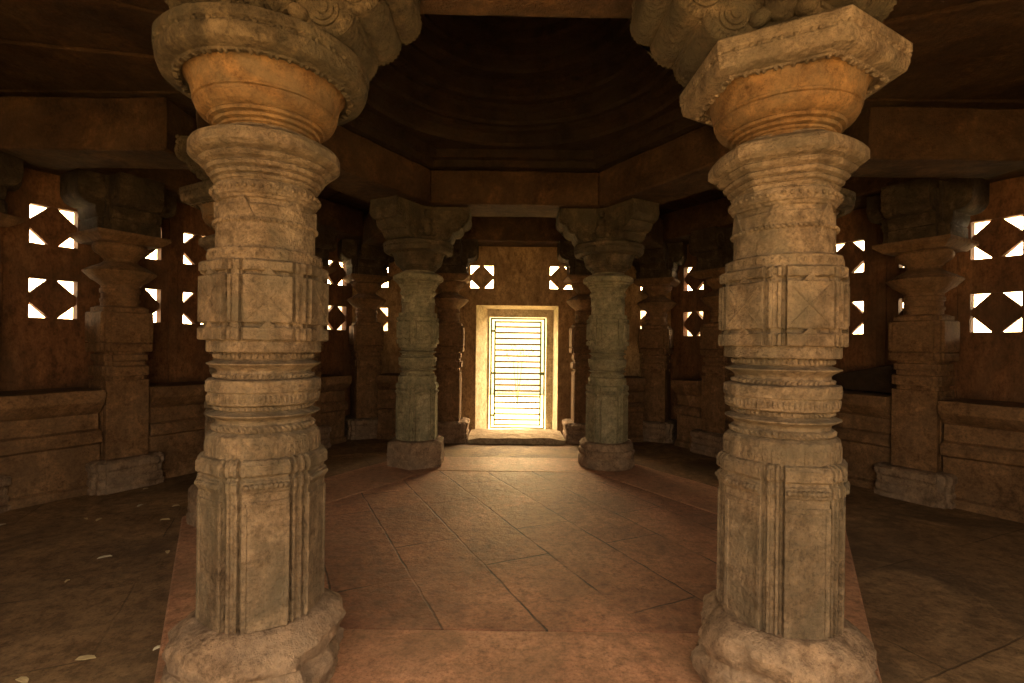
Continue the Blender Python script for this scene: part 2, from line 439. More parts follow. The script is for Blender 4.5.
def base_mesh(kind, seed):
    bm = bmesh.new()
    if kind == 'square':
        s = soft(6, .95, 48, 0)
        prof = [(.140, -.64), (.143, -.60), (.138, -.592), (.141, -.585), (.139, -.515), (.128, -.503), (.06, -.50)]
        loft(bm, s, [(a*U, E(b)) for a, b in prof]); amp = .010
    elif kind == 'round':
        prof = [(.138, -.64), (.147, -.625), (.150, -.60), (.146, -.585), (.139, -.580), (.139, -.572), (.147, -.568), (.149, -.556), (.146, -.545), (.137, -.540), (.139, -.533), (.140, -.515), (.132, -.503), (.06, -.50)]
        loft(bm, ngon(48), [(a*U, E(b)) for a, b in prof]); amp = .012
    else:
        prof = [(.150, -.64), (.158, -.625), (.162, -.605), (.158, -.588), (.147, -.580), (.144, -.572), (.149, -.566), (.158, -.560), (.161, -.548), (.158, -.535), (.150, -.522), (.136, -.510), (.120, -.502), (.06, -.499)]
        loft(bm, ngon(72), [(a*U, E(b)) for a, b in prof]); amp = .028
    subdiv(bm, maxlen=.035)
    sc_ = .94 if kind == 'broken' else 1
    for v in bm.verts:
        v.co.x *= sc_; v.co.y *= sc_
        p = v.co*3.2+Vector((seed, seed*1.7, 0))
        n = noise.noise(p)+.6*noise.noise(p*2.2)+.45*noise.noise(p*5)+.25*noise.noise(p*10)
        d = Vector((v.co.x, v.co.y, 0))
        if d.length > .01 and v.co.z > .002:
            edge = min(1, max(0, (d.length-.095*U)/(.04*U)))
            v.co += d.normalized()*n*amp*1.6*edge + Vector((0, 0, noise.noise(p*1.5+Vector((9, 3, 1)))*amp*.7*edge))
            # chips bitten out of the rim
            if kind == 'broken':      # stepped breaks in the stone
                q_ = noise.noise(Vector((p.x*1.3, p.y*1.3, p.z*.4))+Vector((7, 2, 5)))
                v.co -= d.normalized()*edge*.035*(1 if q_ > .12 else 0)*(1 if v.co.z < .22 else .25)
            c = noise.noise(p*.9+Vector((4, 4, 4)))
            if c > .22 and v.co.z > .16: v.co.z -= (c-.22)*amp*5*edge
    return bm

PARTCACHE = {}
NUDGE = {240: .015, 300: -.011, 180: .018, 0: -.006}
def inner_pillar(angle, label, srot, cap, base, mats, seed):
    a = R(angle)
    x, y = CX+1.02*U*math.cos(a)+NUDGE.get(angle, 0)*U, CY+1.02*U*math.sin(a)
    t = thing('carved_pillar', label, 'pillar', (x, y, 0), a, 'tall carved pillars around the central floor')
    key = round(srot, 3)
    if key not in PARTCACHE:
        PARTCACHE[key] = {k: link(k, bm, M['pillar'], None, 30, bv) for k, (bm, bv) in pillar_parts(srot).items()}
        first = True
    else: first = False
    for k, o in PARTCACHE[key].items():
        if not first:
            c = o.copy(); c.data = o.data.copy() if mats['shaft'] is not M['pillar'] else o.data
            col.objects.link(c); o = c
        if mats['shaft'] is not M['pillar']:
            o.data.materials[0] = mats['shaft']
        o.parent = t
    link('base', base_mesh(base, seed), mats['base'], t, 50)
    link('cushion', cushion(cap), mats['shaft'], t, 22)
    link('bowl', bowl(), mats['cap'], t, 22)
    link('abacus', abacus(cap), mats['abacus'], t, 30, .012 if cap == 'hex' else .005)
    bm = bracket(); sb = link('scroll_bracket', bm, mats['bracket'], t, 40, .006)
    return t
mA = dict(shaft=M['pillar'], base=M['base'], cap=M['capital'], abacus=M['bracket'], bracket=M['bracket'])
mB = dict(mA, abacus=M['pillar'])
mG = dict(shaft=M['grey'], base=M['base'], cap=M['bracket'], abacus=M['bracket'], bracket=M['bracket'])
inner_pillar(240, 'front left tall carved tan pillar with round disc and broken round base', R(57), 'round', 'broken', mA, 1.0)
inner_pillar(300, 'front right tall carved tan pillar with pale six-sided capital slab and lumpy broken base', R(-34), 'hex', 'broken', mB, 5.3)
inner_pillar(180, 'carved pillar mostly hidden behind the front left pillar, only its capital showing', R(57), 'hex', 'square', mA, 2.0)
inner_pillar(0, 'carved pillar hidden behind the front right pillar, only its capital edge showing', R(57), 'round', 'round', mA, 3.0)
inner_pillar(120, 'grey green carved pillar left of the bright doorway, on a plain faceted block base', R(57), 'round', 'square', mG, 4.0)
inner_pillar(60, 'grey green carved pillar right of the bright doorway, on a rounded moulded base', R(-34), 'round', 'round', mG, 6.0)

# ------------------------------------------------------------------ outer pillars by the walls
def sq(): return [(1, -1), (1, 1), (-1, 1), (-1, -1)]
def sqn():   # square with one notch at each corner
    q = [(1, -.72), (1, .72), (.9, .72), (.9, .9), (.72, .9), (.72, 1), (-.72, 1), (-.72, .9), (-.9, .9), (-.9, .72), (-1, .72), (-1, -.72), (-.9, -.72), (-.9, -.9),
         (-.72, -.9), (-.72, -1), (.72, -1), (.72, -.9), (.9, -.9), (.9, -.72)]
    return q
def outer_proto():
    P = []
    fl = FL
    bm = bmesh.new()
    loft(bm, sqn(), [(.146*U, fl), (.146*U, fl+.05), (.138*U, fl+.06), (.142*U, fl+.085), (.142*U, fl+.13), (.134*U, fl+.145), (.138*U, fl+.16), (.138*U, fl+.22), (.146*U, fl+.24), (.146*U, fl+.30), (.13*U, fl+.325)])
    P.append(('base', bm, M['base'], .008))
    bm = bmesh.new()
    loft(bm, sq(), [(.085*U, fl+.315), (.085*U, E(-.175))])
    box(bm, .08*U, .088*U, -.055*U, .055*U, fl+.36, E(-.2))
    box(bm, -.055*U, .055*U, -.088*U, -.08*U, fl+.36, E(-.2)); box(bm, -.055*U, .055*U, .08*U, .088*U, fl+.36, E(-.2))
    loft(bm, sqn(), [(.078*U, E(-.178)), (.078*U, E(-.155))])
    loft(bm, sqn(), [(.092*U, E(-.155)), (.094*U, E(-.15)), (.094*U, E(-.115)), (.088*U, E(-.11))])
    loft(bm, sqn(), [(.08*U, E(-.112)), (.08*U, E(-.09)), (.088*U, E(-.088)), (.088*U, E(-.06)), (.078*U, E(-.058)), (.078*U, E(-.045))])
    P.append(('shaft', bm, M['aisle'], .006))
    bm = bmesh.new()
    loft(bm, sqn(), [(.101*U, E(-.047)), (.104*U, E(-.042)), (.104*U, E(-.012)), (.098*U, E(-.01))])
    loft(bm, sqn(), [(.094*U, E(-.012)), (.094*U, E(-.004))])
    loft(bm, sqn(), [(.103*U, E(-.005)), (.105*U, E(0)), (.105*U, E(.125)), (.1*U, E(.13))])
    loft(bm, sqn(), [(.09*U, E(.128)), (.09*U, E(.15)), (.08*U, E(.153)), (.075*U, E(.158))])
    P.append(('carved_block', bm, M['aisle'], .006))
    bm = bmesh.new()
    loft(bm, ROUND, [(a*U, E(b)) for a, b in [(.072, .15), (.072, .175), (.076, .178), (.076, .19), (.071, .193), (.071, .215), (.077, .218), (.077, .235), (.072, .24), (.072, .25), (.08, .258)]])
    P.append(('neck', bm, M['aisle'], 0))
    bm = bmesh.new()
    loft(bm, soft(8, .4), [(a*U, E(b)) for a, b in [(.075, .255), (.09, .268), (.104, .276), (.131, .305), (.135, .311), (.129, .318), (.10, .335), (.082, .345), (.066, .354), (.062, .36)]])
    P.append(('flared_disc', bm, M['aisle'], 0))
    bm = bmesh.new()
    loft(bm, ROUND, [(a*U, E(b)) for a, b in [(.062, .355), (.062, .37), (.068, .374), (.075, .385), (.095, .398), (.104, .412), (.105, .425), (.1, .432), (.1, .44)]])
    P.append(('bowl', bm, M['aisle'], 0))
    bm = bmesh.new()
    loft(bm, sq(), [(.115*U, E(.436)), (.118*U, E(.44)), (.145*U, E(.462)), (.145*U, E(.478)), (.12*U, E(.482))])
    P.append(('abacus', bm, M['aisle'], .006))
    bm = bmesh.new()
    for k in range(4):
        mt = Matrix.Rotation(k*PI/2, 4, 'Z'); L = (.145 if k == 0 else .195)*U; w = .088*U; zt = E(.7195); zb = E(.48); h = zt-zb
        poly = [(0, zt), (L, zt), (L, zt-h*.28)]
        for cx, cz, rr in ((L-h*.22, zt-h*.34, h*.22), (L-h*.5, zt-h*.62, h*.24)):
            poly += [(cx+rr*math.cos(R(10-110*i/8)), cz+rr*math.sin(R(10-110*i/8))) for i in range(9)]
        poly += [(.1*U, zb), (0, zb)]
        extrude_xz(bm, poly, -w, w, mt)
        for s in (1, -1):
            for cx, cz, rr in ((L-h*.25, zt-h*.32, h*.17), (L-h*.62, zt-h*.6, h*.16)):
                pts = [(cx+rr*math.cos(2*PI*i/16), cz+rr*math.sin(2*PI*i/16)) for i in range(16)]
                extrude_xz(bm, pts, s*(w-.01), s*(w+.015), mt)
    loft(bm, sqn(), [(.125*U, E(.48)), (.125*U, E(.53)), (.11*U, E(.55)), (.11*U, E(.7195))])
    P.append(('scroll_bracket', bm, M['shadebracket'], .006))
    return P
oproto = None
def outer_pillar(xy, rotz, label):
    global oproto
    t = thing('aisle_pillar', label, 'pillar', (xy[0], xy[1], 0), rotz, 'short square pillars along the walls')
    if oproto is None:
        oproto = [link(n, bm, m, None, 35, bv) for n, bm, m, bv in outer_proto()]
        for o in oproto: o.parent = t
    else:
        for o in oproto:
            c = o.copy(); col.objects.link(c); c.parent = t
    return t
def side_pt(side, apo, t):
    """point on a wall side: side in degrees, apothem and offset along (positive = toward the back)"""
    a = R(side); n = Vector((math.cos(a), math.sin(a)))
    d = Vector((-n.y, n.x))
    if side == 150: d = -d
    if side == 90: d = Vector((1, 0))
    return (CX+(n.x*apo+d.x*t)*U, CY+(n.y*apo+d.y*t)*U)
outer_pillar(side_pt(150, 1.8, -.49), R(150), 'short brown pillar against the left wall between the two leftmost lattice windows')
outer_pillar(side_pt(150, 1.8, .49), R(150), 'aisle pillar hidden behind the front left pillar, its base showing at the right')
outer_pillar(side_pt(30, 1.8, -.55), R(30), 'short brown pillar with dark flared disc against the right wall')
outer_pillar(side_pt(30, 1.8, .49), R(30), 'aisle pillar hidden behind the front right pillar, its base showing at the left')
outer_pillar((-.405*U, 3.56*U), R(90), 'brown pillar beside the doorway at its left, behind the grey green pillar')
outer_pillar((.545*U, 3.56*U), R(90), 'brown pillar beside the doorway at its right, behind the grey green pillar')
for k, lab in ((120, 'brown corner pillar with flared disc in the back left corner beside the bench end'),
               (60, 'brown corner pillar with flared disc in the back right corner between lattice windows'),
               (180, 'brown corner pillar at the left edge of view, only its pale base and bracket showing')):
    outer_pillar((CX+2.08*U*math.cos(R(k)), CY+2.08*U*math.sin(R(k))), R(k), lab)

# ------------------------------------------------------------------ floor
def hexpts(apo, first=0): return [(CX+apo*U/math.cos(PI/6)*math.cos(R(60*k+first)), CY+apo*U/math.cos(PI/6)*math.sin(R(60*k+first))) for k in range(6)]
A_in = 1.02*math.cos(PI/6)
bm = bmesh.new()
g = loop(bm, hexpts(A_in-.163), -.12); h = loop(bm, hexpts(A_in-.163), -.005)
stack(bm, [g, h]); struct(link('floor', bm, M['floor'], None, 0))
oa, ob = hexpts(A_in-.16), hexpts(A_in+.165)
for k in range(6):
    bm = bmesh.new()
    q = [oa[k], ob[k], ob[(k+1) % 6], oa[(k+1) % 6]]
    c = Vector((sum(p[0] for p in q)/4, sum(p[1] for p in q)/4))
    q = [tuple(c+(Vector(p)-c)*.9985) for p in q]
    a_ = loop(bm, q, -.12); b_ = loop(bm, q, -.001)
    stack(bm, [a_, b_])
    subdiv(bm, maxlen=.12)
    for v in bm.verts:
        if v.co.z > -.01: v.co.z += noise.noise(v.co*2.5)*.004-.002
    struct(link('trim_%d' % (k+1), bm, M['kerb'], None, 60, .012))
bm = bmesh.new()
stack(bm, [loop(bm, hexpts(2.05), -.16), loop(bm, hexpts(2.05), FL)])
struct(link('floor_aisle', bm, M['aislefloor'], None, 0))

# ------------------------------------------------------------------ lintels and ceiling
def beam(name, q, z0, z1, label, group, mould=0, mat='beam'):
    bm = bmesh.new()
    c = Vector((sum(p[0] for p in q)/4, sum(p[1] for p in q)/4))
    q = [tuple(c+(Vector(p)-c)*.9985) for p in q]
    zm = z0+(z1-z0)*.62
    qi = [tuple(c+(Vector(p)-c)*1.0) for p in q]
    stack(bm, [loop(bm, q, z0), loop(bm, q, z1)])
    subdiv(bm, maxlen=.22)
    for v in bm.verts:
        v.co += noise.noise_vector(v.co*1.3)*.014+noise.noise_vector(v.co*4)*.006
        if v.co.z < z0+.02: v.co.z = max(v.co.z, z0)
    o = link(name, bm, M[mat], None, 30, .02)
    tag(o, label, 'beam', group)
    return o
bi, bo = hexpts(A_in-.14), hexpts(A_in+.125)
ilab = {0: 'stone lintel from the hidden right pillar to the grey green right pillar',
        1: 'stone lintel over the doorway axis spanning the two grey green pillars',
        2: 'stone lintel from the grey green left pillar to the hidden left pillar',
        3: 'stone lintel from the hidden left pillar forward to the front left pillar',
        4: 'broad stone lintel across the top of the view between the two front pillars',
        5: 'stone lintel from the front right pillar back to the hidden right pillar'}
for k in range(6):
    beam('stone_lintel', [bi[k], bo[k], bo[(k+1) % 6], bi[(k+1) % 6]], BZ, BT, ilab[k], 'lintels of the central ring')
wi, wo = hexpts(1.66), hexpts(1.93)
olab = {0: 'outer stone lintel above the right wall lattice windows', 1: 'outer stone lintel above the doorway wall and its two small windows',
        2: 'outer stone lintel above the left wall lattice windows', 3: 'outer stone lintel above the front left aisle wall',
        4: 'outer stone lintel above the entrance behind the viewer', 5: 'outer stone lintel above the front right aisle wall'}
wb = hexpts(1.87)
for k in range(6):
    if k == 1: wo[1], wo[2] = wb[1], wb[2]
    beam('wall_lintel', [wi[k], wo[k], wo[(k+1) % 6], wi[(k+1) % 6]], BZ, BT, olab[k], 'lintels along the walls')
rlab = {0: 'radial roof beam running right from the hidden right pillar to the wall corner', 60: 'radial roof beam from the grey green right pillar to the back right corner',
        120: 'radial roof beam from the grey green left pillar to the back left corner', 180: 'radial roof beam running left from the hidden left pillar to the wall corner',
        240: 'radial roof beam from the front left pillar toward the near corner', 300: 'radial roof beam from the front right pillar toward the near corner'}
for a in rlab:
    d = Vector((math.cos(R(a)), math.sin(R(a)))); n = Vector((-d.y, d.x)); c = Vector((CX, CY))
    r0, r1, w = 1.218*U, 1.825*U, .10*U
    q = [tuple(c+d*r0-n*w), tuple(c+d*r0+n*w), tuple(c+d*r1+n*w), tuple(c+d*r1-n*w)]
    beam('radial_beam', q, BZ-.06*U, BT-.12, rlab[a], 'radial beams over the aisle')
# aisle ceiling: sloping slabs from the central ring to the wall
for k in range(6):
    bm = bmesh.new()
    p0 = hexpts(A_in+.03); p1 = hexpts(1.945)
    a_, b_, c_, d_ = p0[k], p0[(k+1) % 6], p1[(k+1) % 6], p1[k]
    N = 5
    for i in range(N):
        f0, f1 = i/N, (i+1)/N
        L = lambda p, q, f: (p[0]+(q[0]-p[0])*f, p[1]+(q[1]-p[1])*f)
        q = [L(a_, b_, f0+.002), L(a_, b_, f1-.002), L(d_, c_, f1-.002), L(d_, c_, f0+.002)]
        dz = random.uniform(0, .03)
        stack(bm, [loop(bm, q, BT+.03+dz), loop(bm, q, BT+.25)])
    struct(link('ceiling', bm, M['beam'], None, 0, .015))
for k in range(6):  # unseen cover slabs, added to block light leaking through the ceiling gaps
    bm = bmesh.new(); p0 = hexpts(A_in+.03); p1 = hexpts(2.02)
    q = [p0[k], p0[(k+1) % 6], p1[(k+1) % 6], p1[k]]
    stack(bm, [loop(bm, q, BT+.252), loop(bm, q, BT+.40)])
    struct(link('ceiling', bm, M['beam'], None, 0))
# corbelled dome over the centre
bm = bmesh.new()
apo = A_in-.14
rings = []
N = 96
def ring(r, z, hexness=0.0):
    out = []
    for i in range(N):
        a = 2*PI*i/N; d = ((a-R(30)+PI/6) % (PI/3))-PI/6
        k = hexness/math.cos(d)+(1-hexness)
        out.append(bm.verts.new((CX+r*U*k*math.cos(a), CY+r*U*k*math.sin(a), z)))
    return out
z = BT; prof = []
r = apo-.005
prof.append((apo+.21, z+.012, 1)); prof.append((apo-.03, z+.012, 1)); prof.append((apo-.03, z+.09, 1)); prof.append((apo-.06, z+.10, 1.0)); prof.append((apo-.06, z+.2, 1.0))
rr = apo-.10; z += .2
for i in range(7):
    prof += [(rr+.005, z, 0), (rr-.004, z+.03, 0), (rr-.004, z+.13, 0), (rr-.03, z+.15, 0), (rr-.03, z+.19, 0)]
    rr -= .062+.012*i; z += .19
prof += [(max(rr, .08), z, 0), (.03, z+.02, 0)]
rings = [ring(*p) for p in prof]
for a, b in zip(rings, rings[1:]):
    for i in range(N): bm.faces.new((a[i], a[(i+1) % N], b[(i+1) % N], b[i]))
bm.faces.new(rings[-1])
# outer shell gives the dome its thickness
o2 = ring(apo+.21, BT+.26, 1); o3 = ring(apo+.02, z+.3, 0)
for a, b in ((rings[0], o2), (o2, o3)):
    for i in range(N): bm.faces.new((a[i], a[(i+1) % N], b[(i+1) % N], b[i]))
bm.faces.new(o3)
for v in bm.verts: v.co += noise.noise_vector(v.co*1.8)*.014
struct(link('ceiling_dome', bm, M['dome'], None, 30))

# ------------------------------------------------------------------ walls with square lattice windows
UP = (.418, .585); LOW = (.098, .267)
def wall_frame(side, apo):
    a = R(side); n = Vector((math.cos(a), math.sin(a), 0))
    d = Vector((-n.y, n.x, 0))
    if side == 150: d = -d
    if side == 90: d = Vector((1, 0, 0))
    o = Vector((CX, CY, 0))+n*apo*U
    return o, d, n
def to_world(fr, t, depth, z):
    o, d, n = fr
    return o+d*t+n*depth+Vector((0, 0, z))
def wall_with_holes(name, side, apo, t0, t1, z0, z1, holes, thick, mat):
    """holes: (ta, tb, za, zb) in metres"""
    fr = wall_frame(side, apo)
    ts = sorted({t0, t1, *[h[0] for h in holes], *[h[1] for h in holes]})
    zs = sorted({z0, z1, *[h[2] for h in holes], *[h[3] for h in holes]})
    bm = bmesh.new(); cache = {}
    def V(i, j, s):
        if (i, j, s) not in cache: cache[i, j, s] = bm.verts.new(to_world(fr, ts[i], s*thick, zs[j]))
        return cache[i, j, s]
    def solid(i, j):
        if i < 0 or j < 0 or i >= len(ts)-1 or j >= len(zs)-1: return False
        tc, zc = (ts[i]+ts[i+1])/2, (zs[j]+zs[j+1])/2
        return not any(h[0] < tc < h[1] and h[2] < zc < h[3] for h in holes)
    for i in range(len(ts)-1):
        for j in range(len(zs)-1):
            if not solid(i, j): continue
            bm.faces.new((V(i, j, 0), V(i+1, j, 0), V(i+1, j+1, 0), V(i, j+1, 0)))
            bm.faces.new((V(i, j, 1), V(i, j+1, 1), V(i+1, j+1, 1), V(i+1, j, 1)))
            if not solid(i-1, j): bm.faces.new((V(i, j, 0), V(i, j+1, 0), V(i, j+1, 1), V(i, j, 1)))
            if not solid(i+1, j): bm.faces.new((V(i+1, j, 0), V(i+1, j, 1), V(i+1, j+1, 1), V(i+1, j+1, 0)))
            if not solid(i, j-1): bm.faces.new((V(i, j, 0), V(i, j, 1), V(i+1, j, 1), V(i+1, j, 0)))
            if not solid(i, j+1): bm.faces.new((V(i, j+1, 0), V(i+1, j+1, 0), V(i+1, j+1, 1), V(i, j+1, 1)))
    return struct(link(name, bm, mat, None, 0))
wn = [0]
def lattice(side, apo, t, zr, w, thick, mat, leg=.42):
    """square stone screen whose four corners are cut through as triangles"""
    fr = wall_frame(side, apo)
    t0, t1 = t-w/2, t+w/2; z0, z1 = E(zr[0]), E(zr[1]); g = leg*w; e = .003
    def p(j): return random.uniform(-.008, .008)
    pts = [(t0+g, z0-e), (t1-g, z0-e), (t1+e, z0+g), (t1+e, z1-g), (t1-g, z1+e), (t0+g, z1+e), (t0-e, z1-g), (t0-e, z0+g)]
    bm = bmesh.new()
    f = [bm.verts.new(to_world(fr, a+p(0), .03, b+p(0))) for a, b in pts]; k = [bm.verts.new(to_world(fr, a, thick-.01, b)) for a, b in pts]
    for i in range(8): bm.faces.new((f[i], f[(i+1) % 8], k[(i+1) % 8], k[i]))
    bm.faces.new(f); bm.faces.new(k[::-1])
    wn[0] += 1
    return struct(link('window_%d' % wn[0], bm, mat, None, 0))
W = .168*U
def wall(name, side, apo, cols, t0, t1, thick=.11, extra=None, rows=(UP, LOW), mat=None, dz=0.0):
    rows = [(a_+dz, b_+dz) for a_, b_ in rows]
    mat = mat or M['wall']
    holes = []
    for c in cols:
        rs = rows
        if isinstance(c, tuple): c, rs = c
        for r_ in rs:
            holes.append((c*U-W/2, c*U+W/2, E(r_[0]), E(r_[1])))
            lattice(side, apo, c*U, r_, W, thick, mat)
    if extra: holes.append(extra)
    wall_with_holes(name, side, apo, t0*U, t1*U, -.16, BT+.245, holes, thick, mat)
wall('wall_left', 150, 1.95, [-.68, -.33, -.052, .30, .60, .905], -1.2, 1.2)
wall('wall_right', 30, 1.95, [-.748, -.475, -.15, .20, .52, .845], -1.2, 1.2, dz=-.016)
DA = 1.88     # doorway wall apothem: y = 3.75 U
DX0, DX1, DTOP = -.227*U-CX, .3735*U-CX, E(.293)
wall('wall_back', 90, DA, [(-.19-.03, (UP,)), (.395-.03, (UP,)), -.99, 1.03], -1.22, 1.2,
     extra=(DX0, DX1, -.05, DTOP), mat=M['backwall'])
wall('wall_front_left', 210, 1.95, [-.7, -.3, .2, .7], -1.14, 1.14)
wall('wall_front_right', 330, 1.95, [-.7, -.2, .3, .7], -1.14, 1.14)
wall_with_holes('wall_front', 270, 1.95, -1.14*U, 1.14*U, -.16, BT+.245, [(-1.05*U, 1.05*U, -.05, 2.95)], .17, M['wall'])

# pilaster strips on the side walls
n_ = 10
for side, ts in ((150, (-.87, -.19, .12, .45, .74)), (30, (-.60, -.32, .02, .35, .68))):
    for t in ts:
        n_ += 1
        fr = wall_frame(side, 1.95); bm = bmesh.new()
        t0, t1 = t*U-.05, t*U+.05
        ps = [to_world(fr, a, b, 0) for a, b in ((t0, .02), (t1, .02), (t1, -.025), (t0, -.025))]
        stack(bm, [loop(bm, ps, E(-.22)), loop(bm, ps, E(.70))])
        struct(link('trim_%d' % n_, bm, M['wall'], None, 0, .008))
# plinth course + ledge band on the doorway wall
n_ += 1
# ------------------------------------------------------------------ doorway
door = bpy.data.objects.new('door_1', None); col.objects.link(door); struct(door)
door.location = (.084*U, 3.76*U, FL)
def part(name, bm, mat, parent, sm=0, bv=0):
    o = link(name, bm, mat, None, sm, bv)
    o.parent = parent
    top = parent
    while top.parent: top = top.parent
    o.matrix_parent_inverse = Matrix.Translation(top.location).inverted() if parent is top else Matrix()
    if parent is top: pass
    else: o.matrix_parent_inverse = Matrix()
    return o
Y0 = 3.75*U+.005; Y1 = 4.0*U
def quadbox(bm, f, b):
    """f, b: four (x,z) corners each at Y0 and Y1"""
    A = [bm.verts.new((x, Y0, z)) for x, z in f]; B = [bm.verts.new((x, Y1, z)) for x, z in b]
    for i in range(4): bm.faces.new((A[i], A[(i+1) % 4], B[(i+1) % 4], B[i]))
    bm.faces.new(A[::-1]); bm.faces.new(B)
xl0, xl1 = -.227*U, -.150*U; xr0, xr1 = .3735*U, .359*U; zt0, zt1 = E(.293), E(.281)
bm = bmesh.new()
quadbox(bm, [(xl0-.22, -.1), (xl0, -.1), (xl0, zt0), (xl0-.22, zt0)], [(xl0-.22, -.1), (xl1, -.1), (xl1, zt1), (xl0-.22, zt0)])
part('jamb', bm, M['door'], door)
bm = bmesh.new()
quadbox(bm, [(xr0, -.1), (xr0+.22, -.1), (xr0+.22, zt0), (xr0, zt0)], [(xr1, -.1), (xr0+.22, -.1), (xr0+.22, zt0), (xr1, zt1)])
part('jamb', bm, M['door'], door)
bm = bmesh.new()
quadbox(bm, [(xl0-.22, zt0), (xr0+.22, zt0), (xr0+.22, zt0+.3), (xl0-.22, zt0+.3)], [(xl0-.22, zt1), (xr0+.22, zt1), (xr0+.22, zt0+.3), (xl0-.22, zt0+.3)])
part('lintel', bm, M['door'], door)
# inner frame
ix0, ix1, itop = -.137*U, .307*U, E(.222)
bm = bmesh.new()
o_ = [(xl1-.2, FL-.02), (xl1-.2, zt1+.2), (xr1+.2, zt1+.2), (xr1+.2, FL-.02)]
i_ = [(ix0, FL-.02), (ix0, itop), (ix1, itop), (ix1, FL-.02)]
for y0, y1 in ((Y1+.002, Y1+.16),):
    vs = {}
    for y in (y0, y1):
        for q, pts in (('o', o_), ('i', i_)):
            for i, (x, z) in enumerate(pts): vs[q, i, y] = bm.verts.new((x, y, z))
    for i in range(3):
        for y in (y0, y1): bm.faces.new((vs['o', i, y], vs['o', i+1, y], vs['i', i+1, y], vs['i', i, y]))
        for q in 'oi': bm.faces.new((vs[q, i, y0], vs[q, i+1, y0], vs[q, i+1, y1], vs[q, i, y1]))
    for i in (0, 3): bm.faces.new((vs['o', i, y0], vs['i', i, y0], vs['i', i, y1], vs['o', i, y1]))
part('stone_frame', bm, M['door'], door, 0, .01)
bm = bmesh.new()
box(bm, xl0-.1, xr0+.1, Y0+.02, Y1+.5, -.16, -.052)
part('threshold', bm, M['sill'], door)

# gate of green painted steel
gx0, gx1, gz0, gz1 = ix0+.015, ix1-.015, E(-.652), itop-.012
gy = Y1+.06
gate = thing('steel_gate', 'green painted steel gate of thin horizontal bars closing the bright doorway', 'gate', ((gx0+gx1)/2, gy, gz0))
def rail(bm, x0, x1, z0, z1, t=.022, y=gy): box(bm, x0, x1, y-t/2, y+t/2, z0, z1)
bm = bmesh.new(); f = .030
rail(bm, gx0, gx0+f, gz0, gz1); rail(bm, gx1-f, gx1, gz0, gz1); rail(bm, gx0+f, gx1-f, gz1-f, gz1); rail(bm, gx0+f, gx1-f, gz0, gz0+f)
part('outer_frame', bm, M['gate'], gate)
lx0, lx1, lz0, lz1 = gx0+.07, gx1-.07, gz0+.055, gz1-.06
bm = bmesh.new()
rail(bm, lx0, lx0+f, lz0, lz1); rail(bm, lx1-f, lx1, lz0, lz1); rail(bm, lx0+f, lx1-f, lz1-f, lz1); rail(bm, lx0+f, lx1-f, lz0, lz0+f)
leaf = part('gate_leaf', bm, M['gate'], gate)
for i in range(17):
    z = lz0+(lz1-lz0)*(i+1)/18
    bm = bmesh.new(); rail(bm, lx0+f, lx1-f, z-.016, z+.016, .010)
    part('bar', bm, M['bar'], leaf)
for z in (.12, .5, .88):
    bm = bmesh.new(); zz = gz0+(gz1-gz0)*z
    box(bm, gx0+f*.5, lx0+f*.5, gy-.02, gy+.012, zz-.02, zz+.02)
    part('hinge', bm, M['gate'], gate)
bm = bmesh.new(); zz = gz0+(gz1-gz0)*.5
box(bm, lx1-.03, gx1-.005, gy-.025, gy-.008, zz-.03, zz+.03); box(bm, lx1-.06, lx1-.02, gy-.035, gy-.012, zz-.012, zz+.012)
part('latch', bm, M['gate'], leaf)

# step in front of the doorway
bm = bmesh.new()
box(bm, -.255*U, .395*U, 3.41*U, 3.745*U, FL, .065)
subdiv(bm, maxlen=.09)
for v in bm.verts:
    if v.co.z > FL+.01:
        k = noise.noise(v.co*2.5)
        front = max(0, 1-(v.co.y-3.41*U)/.25)
        v.co.z += k*.02-front*.02
        v.co.y += k*.03*front
        ex = max(0, 1-min(v.co.x+.255*U, .395*U-v.co.x)/.2)
        v.co.z -= ex*.03
tag(link('door_step', bm, M['sill'], None, 60, .02), 'worn rounded stone step on the floor in front of the bright doorway', 'step')

# ------------------------------------------------------------------ benches along the walls
BP = [(1.948, -.66), (1.728, -.66), (1.728, -.625), (1.745, -.615), (1.745, -.45), (1.722, -.44), (1.715, -.41), (1.73, -.39), (1.75, -.382), (1.75, -.315), (1.728, -.305), (1.69, -.262), (1.685, -.235), (1.69, -.212), (1.948, -.212)]
def bench(side, t0, t1, label, dapo=0.0):
    bm = bmesh.new(); fr = wall_frame(side, 0)
    sl = max(2, int((t1-t0)*U/.12))
    rings = []
    for i in range(sl+1):
        t = (t0+(t1-t0)*i/sl)*U
        rr_ = []
        for a, z in BP:
            zz = max(E(z), FL)
            v = to_world(fr, t, (a+dapo)*U, zz)
            n = noise.noise_vector(v*2.2)*.014
            if a > 1.9 or zz <= FL+.001: n = n*0
            rr_.append(bm.verts.new(v+n))
        rings.append(rr_)
    stack(bm, rings)
    tag(link('wall_bench', bm, M['aisle'], None, 25, .006), label, 'bench', 'stone benches along the walls')
bench(150, -1.0, -.585, 'stone bench against the left wall, from the view edge to the short brown pillar')
bench(150, -.395, .395, 'long stone bench against the left wall behind the front left pillar')
bench(150, .585, .80, 'left wall bench end with overhanging seat, beside the back left corner pillar')
bench(30, -1.0, -.645, 'stone bench against the right wall, right of the short brown pillar at the view edge')
bench(30, -.455, .395, 'long stone bench against the right wall carrying a dark broken slab')
bench(30, .585, .80, 'short stone bench against the right wall beside the back right corner pillar')
bench(90, -.92, -.53, 'stone bench on the doorway wall, left of the door beside the back left corner pillar', -.07)
bench(90, .61, .92, 'stone bench on the doorway wall, right of the door beside the back right corner pillar', -.07)

